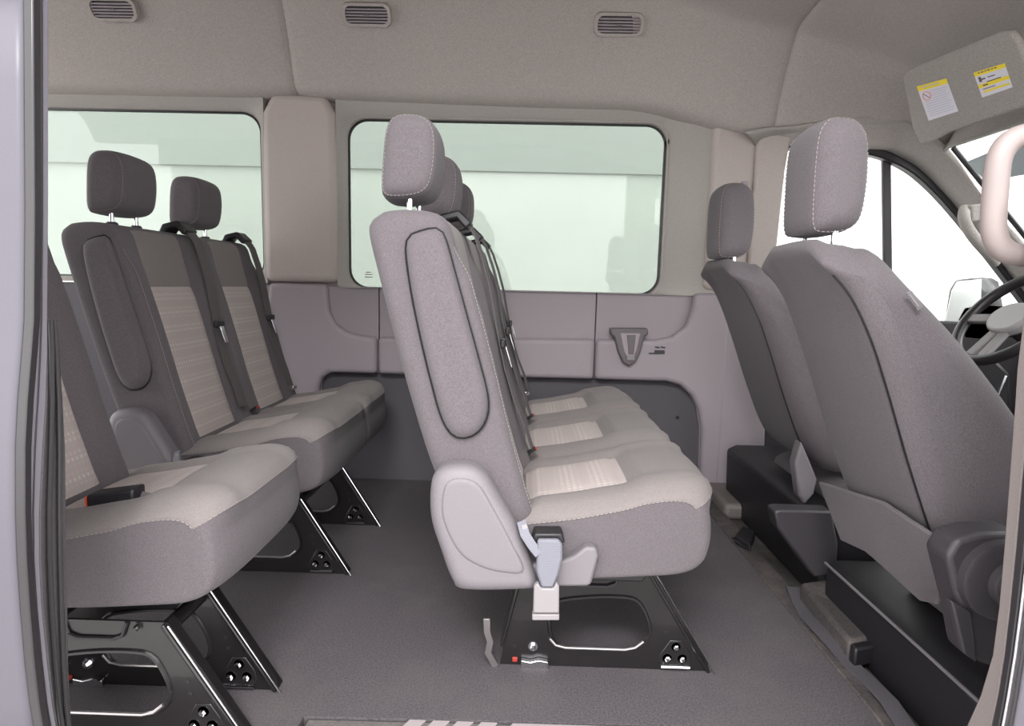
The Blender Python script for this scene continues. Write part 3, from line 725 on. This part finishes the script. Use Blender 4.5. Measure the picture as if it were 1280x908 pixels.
# recliner housing, cushion and box of the passenger seat
hh = xz([(1172, 690), (1185, 668), (1215, 660), (1260, 660), (1300, 680), (1320, 740), (1300, 830), (1240, 830), (1200, 815), (1190, 760)], 1.07)
MB().prism(hh, 1.045, 1.11).build('recliner_housing', 'dgrey', pas, bev=.01, seg=3)
cc = at(1252, 725, 1.04)
MB().tube([(cc.x, 1.05, cc.z), (cc.x, 1.030, cc.z), (cc.x, 1.026, cc.z)], [.075, .073, .066], 36).build('recliner_disc', 'dgrey', pas)
MB().tube([(cc.x+.008, 1.03, cc.z-.002), (cc.x+.008, 1.012, cc.z-.002), (cc.x+.008, 1.008, cc.z-.002)], [.043, .041, .036], 32).build('recliner_knob', 'dgrey', pas)
V = [at(a, b_, 1.04) for a, b_ in ((1190, 752), (1215, 765), (1222, 830), (1205, 818))]
MB().slab(V, (0, .02, 0)).build('recliner_brace', 'dgrey', pas, bev=.004)
fc = [(.86, .30), (1.30, .36), (1.36, .33), (1.36, .24), (1.30, .20), (.86, .17), (.83, .22)]
for root, y0, y1 in ((pas, 1.08, 1.54), (dri, 1.93, 2.40)):
    s_ = Sweep([(a+.20, b_) for a, b_ in fc], y0, y1, .03, .03, n=60, nv=6)
    fin('seat_cushion', s_.parts(lambda *a: 'side')['side'], 'side', root, smooth=70)
MB().prism([(.90, .155), (.93, .165), (1.35, .165), (1.35, -.02), (.90, -.02)], 1.06, 1.70).build('seat_box', 'black', pas, bev=.012, seg=3)
MB().tube([(.897, 1.06, .156), (.897, 1.70, .152)], .004, 6).build('box_edge', 'cover', pas)
MB().tube([(.90, 1.06, .156), (.91, 1.075, .11), (.905, 1.08, .05)], .004, 6).build('box_edge', 'cover', pas)
# driver seat box
MB().prism([(.92, .235), (.96, .255), (1.40, .255), (1.40, -.02), (.93, -.02)], 1.78, 2.66).build('seat_box', 'black', dri, bev=.015, seg=3)
V = [at(a, b_, 1.76) for a, b_ in ((968, 640), (975, 638), (1040, 640), (1048, 680), (1046, 718), (1018, 722), (972, 660))]
MB().slab(V, (.0, .06, 0)).build('box_end_cap', 'dgrey', dri, bev=.006)
V = [at(a, b_, 1.90) for a, b_ in ((1002, 552), (1012, 575), (1022, 600), (1018, 618), (1006, 632), (999, 620), (994, 580))]
MB().slab(V, (.0, .05, 0)).build('hinge_cover', 'cover', dri, bev=.008)
V = [at(a, b_, 2.64) for a, b_ in ((910, 592), (922, 590), (935, 600), (935, 640), (915, 615))]
MB().slab(V, (.02, -.5, .0)).build('slide_rail', 'black', dri, bev=.008)

# duct on the floor between the front seats
du = thing('floor_duct', 'low dusty brown duct cover lying on the floor behind the front seats', 'duct', (.86, 1.6, 0))
V = [atz(a, b_, .06) for a, b_ in ((1000, 728), (1045, 722), (1100, 795), (1062, 802))]
MB().slab(V, (0, 0, -.075)).build('cover', 'dirt', du, bev=.012, seg=3)
V = [atz(a, b_, .055) for a, b_ in ((1062, 804), (1098, 797), (1104, 806), (1070, 812))]
MB().slab(V, (0, 0, -.05)).build('end_lip', 'black', du, bev=.006)
# small black floor fitting
ff = thing('floor_fitting', 'small black clip with bright edge on the floor beside the far front seat base', 'clip', atz(930, 672, .0))
V = [atz(a, b_, .03) for a, b_ in ((918, 670), (928, 657), (944, 664), (938, 682))]
MB().slab(V, (0, 0, -.045)).build('body', 'black', ff, bev=.004)
MB().tube([atz(917, 673, .032)-Vector((.004, 0, 0)), atz(934, 683, .032)-Vector((.004, 0, 0))], .004, 6).build('bright_edge', 'chrome', ff)

# ---------------------------------------------------------------- cab: driver window, A pillar, windscreen
DY = 2.84
w3 = sempty('window_3', (1.6, DY, .9)); struct(w3, 'clear driver door window with a sloping front edge and a divider bar')
wpx = [(948, 420), (950, 330), (953, 230), (956, 198), (964, 186), (985, 183), (1040, 184), (1085, 190), (1115, 200), (1145, 218), (1180, 252), (1220, 300), (1250, 338), (1290, 390), (1290, 455), (1180, 440)]
wp_ = xz(wpx, DY)
P = [Vector((a, DY, b_)) for a, b_ in wp_]
MB().prism(wp_, DY+.01, DY+.015).build('pane', 'clear', w3, smooth=0)
run = spline([(a, DY-.01, b_) for a, b_ in wp_[0:14]], 70, closed=False)
MB().tube(run, .02, 10, flat=(.02, .022), up=(0, 1, 0)).build('window_seal', 'rubber', w3, bev=.006)
d0, d1 = at(1109, 195, DY), at(1112, 430, DY)
MB().slab([d0+Vector((-.018, 0, 0)), d0+Vector((.018, 0, 0)), d1+Vector((.018, 0, 0)), d1+Vector((-.018, 0, 0))], (0, .02, 0)).build('divider_bar', 'dgrey', w3, bev=.004)
dd = MB(); dd.prism([(1.10, -.02), (2.6, -.02), (2.6, .80), (1.10, .84)], DY-.02, DY+.03); o = dd.build('door_1', 'dgrey', None, bev=.01); struct(o, 'dark inner panel of the driver door below its window')
# trim filling between side window and roof: A pillar cover as a surface from the window edge to the windscreen edge
ap_ = sempty('trim_6', (1.6, 2.75, 1.5)); struct(ap_, 'pale cover of the far windscreen pillar')
e1 = [at(a, b_, DY-.035) for a, b_ in ((945, 190), (957, 178), (985, 174), (1040, 175), (1087, 181), (1119, 192), (1150, 210), (1186, 246), (1226, 294), (1256, 332), (1296, 384))]
e2 = [at(a, b_, 2.68) for a, b_ in ((930, 165), (957, 160), (990, 158), (1040, 150), (1090, 145), (1130, 150), (1165, 168), (1194, 196), (1222, 236), (1250, 270), (1300, 325))]
e1s = spline(e1, 40, False); e2s = spline(e2, 40, False)
V = []; rows = 5
for a, b_ in zip(e1s, e2s):
    for r in range(rows):
        t = r/(rows-1); p = a.lerp(b_, t); p.y -= .03*math.sin(math.pi*t); V.append(p)
o = fin('pillar_cover', mesh('a', V, [(i*rows+r, i*rows+r+1, (i+1)*rows+r+1, (i+1)*rows+r) for i in range(39) for r in range(rows-1)]), 'visor', ap_, smooth=70)
sd = o.modifiers.new('thick', 'SOLIDIFY'); sd.thickness = .012; sd.offset = 0
# roof of the cab: header between side band end (x=1.72) and the windscreen top edge
ts = at(1187, 186, 2.62); hx_ = ts.x
hd = MB()
sec = section(1.72)
V = []; m_ = 9
yrow = [2.80, 2.74, 2.66, 2.5, 2.2, 1.8, 1.4, 1.1, .9]
def zsec(y):
    pts_ = sec
    for (a, b_), (c_, d_) in zip(pts_, pts_[1:]):
        if c_ <= y <= a: return b_+(d_-b_)*(a-y)/(a-c_+1e-9)
    return pts_[-1][1]
for y in yrow: V.append((1.715, y, zsec(y)+.0))
for y in yrow: V.append((1.80, y, min(zsec(y), 1.72)))
for y in yrow: V.append((hx_+.02, y, ts.z+.012-(.03 if y > 2.7 else 0)))
o = fin('windscreen_header', mesh('h', V, [(r*m_+i, r*m_+i+1, (r+1)*m_+i+1, (r+1)*m_+i) for r in range(2) for i in range(m_-1)]), 'head', ce, smooth=60)
sd = o.modifiers.new('thick', 'SOLIDIFY'); sd.thickness = .012; sd.offset = 0
# windscreen
w4 = sempty('window_4', (2.1, 1.8, 1.4)); struct(w4, 'bright windscreen beyond the steering wheel')
lowc = at(1300, 325, 2.62)
dirv = (lowc-ts); low = ts+dirv*1.9
MB().slab([(ts.x+.01, 2.66, ts.z+.02), (low.x, 2.66, low.z), (low.x, .9, low.z), (ts.x+.01, .9, ts.z+.02)], (.005, 0, .004)).build('pane', 'clear', w4, smooth=0)
MB().tube([(ts.x, 2.60, ts.z), (ts.x+dirv.x*1.9, 2.60, low.z)], .01, 8).build('window_seal', 'rubber', w4)
q0 = [ (1215, 199), (1236, 190), (1272, 200), (1276, 222), (1243, 226)]
# blue-grey patch just inside the windscreen
def ws(px, py):                         # pixel ray met with the windscreen plane
    n_ = Vector((dirv.z, 0, -dirv.x)).normalized(); r = ray(px, py); o_ = Vector((0, 0, CZ)); t = (ts-o_).dot(n_)/r.dot(n_); return o_+r*t
V = [ws(a, b_)+Vector((-.012, 0, -.008)) for a, b_ in ((1214, 199), (1245, 186), (1300, 176), (1300, 212), (1238, 224))]
MB().slab(V, (-.004, 0, -.003)).build('blue_grey_patch', mat('patch_blue_grey', (.34, .38, .40), .5), w4, smooth=0)
# dashboard
da = thing('dashboard', 'pale and black dashboard with instrument hood behind the steering wheel', 'dashboard', (2.1, 2.0, .7))
MB().prism([(2.25, .30), (2.9, .30), (2.95, .94), (2.6, .96), (2.45, .93), (2.33, .78)], .95, 2.80).build('dash_body', 'dgrey', da, bev=.03, seg=3)
# steering wheel
sc_ = at(1262, 398, 2.14)
sw = thing('steering_wheel', 'black and grey steering wheel beyond the near front seat', 'steering wheel', sc_)
ax = Vector((-.80, 0, .60)).normalized()
MB().torus(sc_, ax, .185, .019, 56, 12).build('rim', 'rubber', sw)
sp = MB(); u_ = Vector((0, 1, 0)); v_ = ax.cross(u_).normalized()
def wpt(a, b_, c_=0): return sc_+u_*a+v_*b_+ax*c_
for (a0, b0, a1, b1) in ((.05, 0, .18, .015), (-.05, 0, -.18, .015), (0.02, .05, .03, .18), (-.02, .05, -.03, .18)):
    sp.tube([wpt(a0, b0, -.01), wpt(a1, b1, 0)], .02, flat=(.018, .009), up=ax)
sp.build('spoke', 'tongue', sw, bev=.004)
hub = [wpt(.085*math.cos(t)*(1), .065*math.sin(t), .012) for t in [k*2*math.pi/28 for k in range(28)]]
MB().slab(hub, ax*-.04).build('hub', 'dash', sw, bev=.012, seg=3)
MB().tube([sc_-ax*.02, sc_-ax*.20], .04, 14).build('column', 'dgrey', sw)
# instrument pod, stalks
MB().slab([at(a, b_, 2.30) for a, b_ in ((1218, 452), (1240, 446), (1262, 468), (1264, 510), (1240, 506))], (.05, .1, 0)).build('lower_switch_panel', 'black', da, bev=.01)
MB().tube([at(1246, 498, 2.2), at(1258, 470, 2.2)], .004, 6).build('bright_strip', 'chrome', da)
MB().slab([at(a, b_, 2.5) for a, b_ in ((1196, 400), (1204, 385), (1235, 380), (1262, 388), (1258, 420), (1205, 425))], (.08, 0, .0)).build('instrument_hood', 'dash', da, bev=.02, seg=3)
# far door mirror outside
mi = thing('door_mirror', 'driver door mirror in a thin dark frame outside the driver window', 'mirror', at(1208, 380, 3.05))
mq = [at(a, b_, 3.05) for a, b_ in ((1180, 398), (1186, 362), (1194, 349), (1228, 346), (1238, 352), (1246, 398), (1240, 420), (1176, 415))]
MB().slab(mq, (.06, .02, 0)).build('housing', 'dgrey', mi, bev=.01, seg=3)
mq2 = [at(a, b_, 3.045) for a, b_ in ((1182, 396), (1189, 364), (1196, 352), (1226, 349), (1224, 412), (1180, 410))]
MB().slab(mq2, (.0, -.006, 0)).build('mirror_glass', K['wallout'], mi, smooth=0)  # plain white stands in for the bright reflection in the mirror
MB().tube([at(1236, 400, 3.04), at(1250, 420, 2.9)], .03, 10).build('mirror_arm', 'dgrey', mi)
# far grab handle on the A pillar
gh = thing('grab_handle', 'small grey grab handle on the far windscreen pillar', 'handle', at(1212, 285, 2.62), 'pillar grab handles')
MB().tube(spline([at(1206, 262, 2.66), at(1205, 272, 2.60), at(1209, 284, 2.58), at(1220, 300, 2.58), at(1236, 318, 2.60), at(1243, 328, 2.66)], 20, False), .022, 12).build('grip', 'visor', gh)
MB().slab([at(a, b_, 2.66) for a, b_ in ((1203, 258), (1219, 256), (1222, 276), (1204, 280))], (.0, -.05, 0)).build('upper_mount', 'visor', gh, bev=.01, seg=3)
# sun visor with two printed labels
sv = thing('sun_visor', 'grey sun visor with two warning labels folded up under the cab roof', 'sun visor', at(1190, 110, 2.2))
vq = [(1128, 98, 2.42), (1132, 88, 2.42), (1250, 40, 1.93), (1262, 40, 1.91), (1272, 52, 1.90), (1296, 118, 1.90), (1292, 130, 1.90), (1186, 166, 2.30), (1163, 178, 2.42), (1150, 181, 2.44), (1140, 160, 2.44)]
VQ = [at(a, b_, y) for a, b_, y in vq]
# best plane through three corners
A_, B_, C_ = at(1128, 95, 2.42), at(1150, 181, 2.44), at(1258, 40, 1.92)
pn = (B_-A_).cross(C_-A_).normalized()
if pn.dot(Vector((0, 0, CZ))-A_) < 0: pn = -pn
def onv(px, py, off=0):
    o_ = Vector((0, 0, CZ)); r = ray(px, py); t = (A_+pn*off-o_).dot(pn)/r.dot(pn); return o_+r*t
MB().slab([onv(a, b_) for a, b_, _ in vq], pn*-.022).build('panel', 'visor', sv, bev=.008, seg=3)
def lab(pts, m, nm, off, par, th=.0006): return MB().slab([onv(a, b_, off) for a, b_ in pts], pn*th).build(nm, m, par, smooth=0)
def quadmap(Q4):
    def f(u, v):                        # u,v in 0..1 over the label, v down
        a = Vector(Q4[0]).lerp(Vector(Q4[1]), u); c_ = Vector(Q4[3]).lerp(Vector(Q4[2]), u); return tuple(a.lerp(c_, v))
    return f
L1 = [(1146, 108), (1183, 98), (1198, 139), (1161, 151)]; L2 = [(1217, 91), (1256, 79), (1266, 109), (1228, 122)]
for Q4, kind in ((L1, 0), (L2, 1)):
    f = quadmap(Q4); R_ = lambda u0, u1, v0, v1: [f(u0, v0), f(u1, v0), f(u1, v1), f(u0, v1)]
    lb = lab(Q4, 'white', 'warning_label', .0004, sv)
    lab(R_(0, 1, 0, .15 if kind == 0 else .17), 'yellow', 'label_header', .0010, lb)
    tx = MB()
    def ln(u0, u1, v0, v1, m='grey_ink'):
        pts_ = [onv(a, b_, .0018) for a, b_ in R_(u0, u1, v0, v1)]; tx.slab(pts_, pn*.0003)
    x_ = .12
    for wd in (.06, .09, .05, .10, .07, .08):
        ln(x_, x_+wd, .045, .085); x_ += wd+.03
    if kind == 0:
        for k in range(11): ln(.36 if k < 4 else .08, .92-.05*(k % 3), .22+k*.066, .235+k*.066)
        cpx = f(.2, .33); ring = []
        for t in range(20): a_ = t*2*math.pi/20; ring.append(f(.2+.13*math.cos(a_), .33+.12*math.sin(a_)))
        rr = MB().tube([onv(a, b_, .002) for a, b_ in ring+[ring[0], ring[1]]], .0012, 5, cap=False); rr.build('prohibition_ring', mat('label_red', (.8, .25, .22), .5), lb)
        MB().tube([onv(*f(.11, .25), .002), onv(*f(.29, .41), .002)], .0010, 5).build('prohibition_bar', 'ink', lb)
    else:
        lab(R_(0, 1, .50, .64), 'yellow', 'label_band', .0010, lb); lab(R_(.1, .95, .78, .86), 'yellow', 'label_band', .0010, lb)
        ln(.08, .16, .22, .42); ln(.16, .28, .30, .36); ln(.36, .6, .30, .34); ln(.30, .75, .46, .50); ln(.14, .3, .55, .6); ln(.1, .5, .70, .73)
    tx.build('label_print', 'ink' if kind else 'grey_ink', lb, smooth=0)

# ---------------------------------------------------------------- near side: door opening
def strip_x(name, X, left, right, m, parent, t=.01, s=1):
    """vertical strip on the plane x=X between two photo edge lines given at the same heights"""
    a = [atx(px, py, X) for px, py in left]; b_ = [atx(px, py, X) for px, py in right]
    V = []
    for p_, q_ in zip(a, b_): V += [p_, q_, q_+Vector((t*s, 0, 0)), p_+Vector((t*s, 0, 0))]
    n = len(a); Fs = [(i*4+k, i*4+(k+1) % 4, (i+1)*4+(k+1) % 4, (i+1)*4+k) for i in range(n-1) for k in range(4)]
    Fs += [(0, 1, 2, 3), tuple((n-1)*4+k for k in (3, 2, 1, 0))]
    return fin(name, mesh(name, V, Fs), m, parent, smooth=40, bev=.002)
XJ = -.70
jl = sempty('trim_7', (XJ, .88, .9)); struct(jl, 'silver painted rear edge of the sliding door opening with dark rubber strip')
ys_ = [-60, 100, 260, 400, 440, 500, 560, 640, 700, 760, 830, 880, 960]
pe = [28, 29, 30, 29, 26, 21, 18, 18, 20, 24, 30, 36, 50]       # outer edge of the dark strip
pd = [39, 40, 41, 39, 36, 31, 28, 28, 30, 35, 41, 47, 60]
pj = [61, 61, 61, 60, 60, 58, 54, 50, 50, 53, 60, 66, 80]
ps_ = [61, 61, 62, 70, 74, 79, 82, 83, 84, 85, 86, 88, 94]
strip_x('rubber_strip', XJ, list(zip(pe, ys_)), list(zip(pd, ys_)), 'rubber', jl, .014, 1)
strip_x('painted_return', XJ, list(zip(pd, ys_)), list(zip(pj, ys_)), 'jamb', jl, .01, -1)
strip_x('crease_line', XJ+.001, [(a*.4+b_*.6-.7, y) for a, b_, y in zip(pd, pj, ys_)], [(a*.4+b_*.6+.7, y) for a, b_, y in zip(pd, pj, ys_)], 'rubber', jl, .001, 1)
strip_x('door_seal', XJ-.004, list(zip([p_+0 for p_ in pj[3:]], ys_[3:])), list(zip(ps_[3:], ys_[3:])), 'seal', jl, .012, -1)
mid_ = [(a+b_)/2 for a, b_ in zip(pj, ps_)]
for fr_ in (.35, .75):
    P = [atx(a+(b_-a)*fr_, y, XJ+.002) for a, b_, y in zip(pj[3:], ps_[3:], ys_[3:])]
    MB().tube(P, .0035, 8).build('seal_rib', 'rubber', jl)
# outer skin of the body to the left of the opening: follows the same edge line
edge = [atx(px, py, XJ) for px, py in zip(pe, ys_)]
V = []; 
for p_ in edge:
    for k, xx in enumerate((XJ, XJ-.01, XJ-.6, XJ-2.0)):
        V.append((xx, p_.y+(.004 if k == 0 else 0)+(-.0), p_.z))
n = len(edge)
o = fin('outer_skin', mesh('s', V, [(i*4+k, i*4+k+1, (i+1)*4+k+1, (i+1)*4+k) for i in range(n-1) for k in range(3)]), 'paint', jl, smooth=40)
sd = o.modifiers.new('thick', 'SOLIDIFY'); sd.thickness = .003
MB().box(XJ-2.0, XJ+.0, .86, .93, 1.35, 2.2).build('upper_skin', 'paint', jl)
# right-hand edge of the opening
XR = .68
jr = sempty('trim_8', (XR, .86, .9)); struct(jr, 'front pillar post of the sliding door opening with seal and bright strips')
yr = [250, 380, 460, 520, 600, 680, 760, 820, 870, 908, 960]
li = [1290, 1281, 1271, 1267, 1261, 1255, 1248, 1240, 1225, 1208, 1180]
lo = [1309, 1300, 1291, 1285, 1277, 1270, 1262, 1255, 1247, 1239, 1222]
so = [1317, 1308, 1300, 1294, 1287, 1281, 1272, 1264, 1256, 1249, 1236]
mo = [1346, 1340, 1335, 1330, 1325, 1320, 1312, 1306, 1300, 1294, 1284]
strip_x('post_cover', XR, list(zip(li, yr)), list(zip(lo, yr)), 'post', jr, .10, 1)
strip_x('door_seal', XR-.004, list(zip(lo, yr)), list(zip(so, yr)), 'rubber', jr, .10, 1)
strip_x('painted_return', XR, list(zip(so, yr)), list(zip(mo, yr)), 'jamb', jr, .10, 1)
P = [atx(a+5, y, XR-.006) for a, y in zip(so, yr)]; MB().tube(P, .002, 8).build('bright_strip', 'chrome', jr)
P = [atx(a+13, y, XR-.004) for a, y in zip(so, yr)]; MB().tube(P, .003, 8).build('seal_rib', 'rubber', jr)
MB().box(.765, .98, .80, .905, .90, 2.2).build('upper_post', 'post', jr, bev=.01)
MB().box(-2.8, 1.8, .86, .93, 1.78, 2.3).build('roof_rail', 'paint', ce, bev=.01)
# near grab handle
dp = MB().box(.95, 2.4, .80, .86, -.15, .95).box(.95, 2.4, .83, .88, 1.62, 2.3).box(.77, .98, .80, .905, -.15, 1.0).build('door_2', 'jamb', bev=.01); struct(dp, 'near front door and body side right of the opening')
g2 = thing('grab_handle', 'pinkish beige grab handle close to the camera at the right edge', 'handle', at(1262, 245, .88), 'pillar grab handles')
hp = spline([at(1330, 168, .88), at(1290, 168, .88), at(1264, 176, .88), at(1249, 198, .88), at(1244, 240, .88), at(1242, 285, .88), at(1250, 308, .88), at(1272, 319, .88), at(1330, 322, .88)], 40, False)
MB().tube(hp, .0155, 16).build('grip', 'handle', g2, smooth=70)
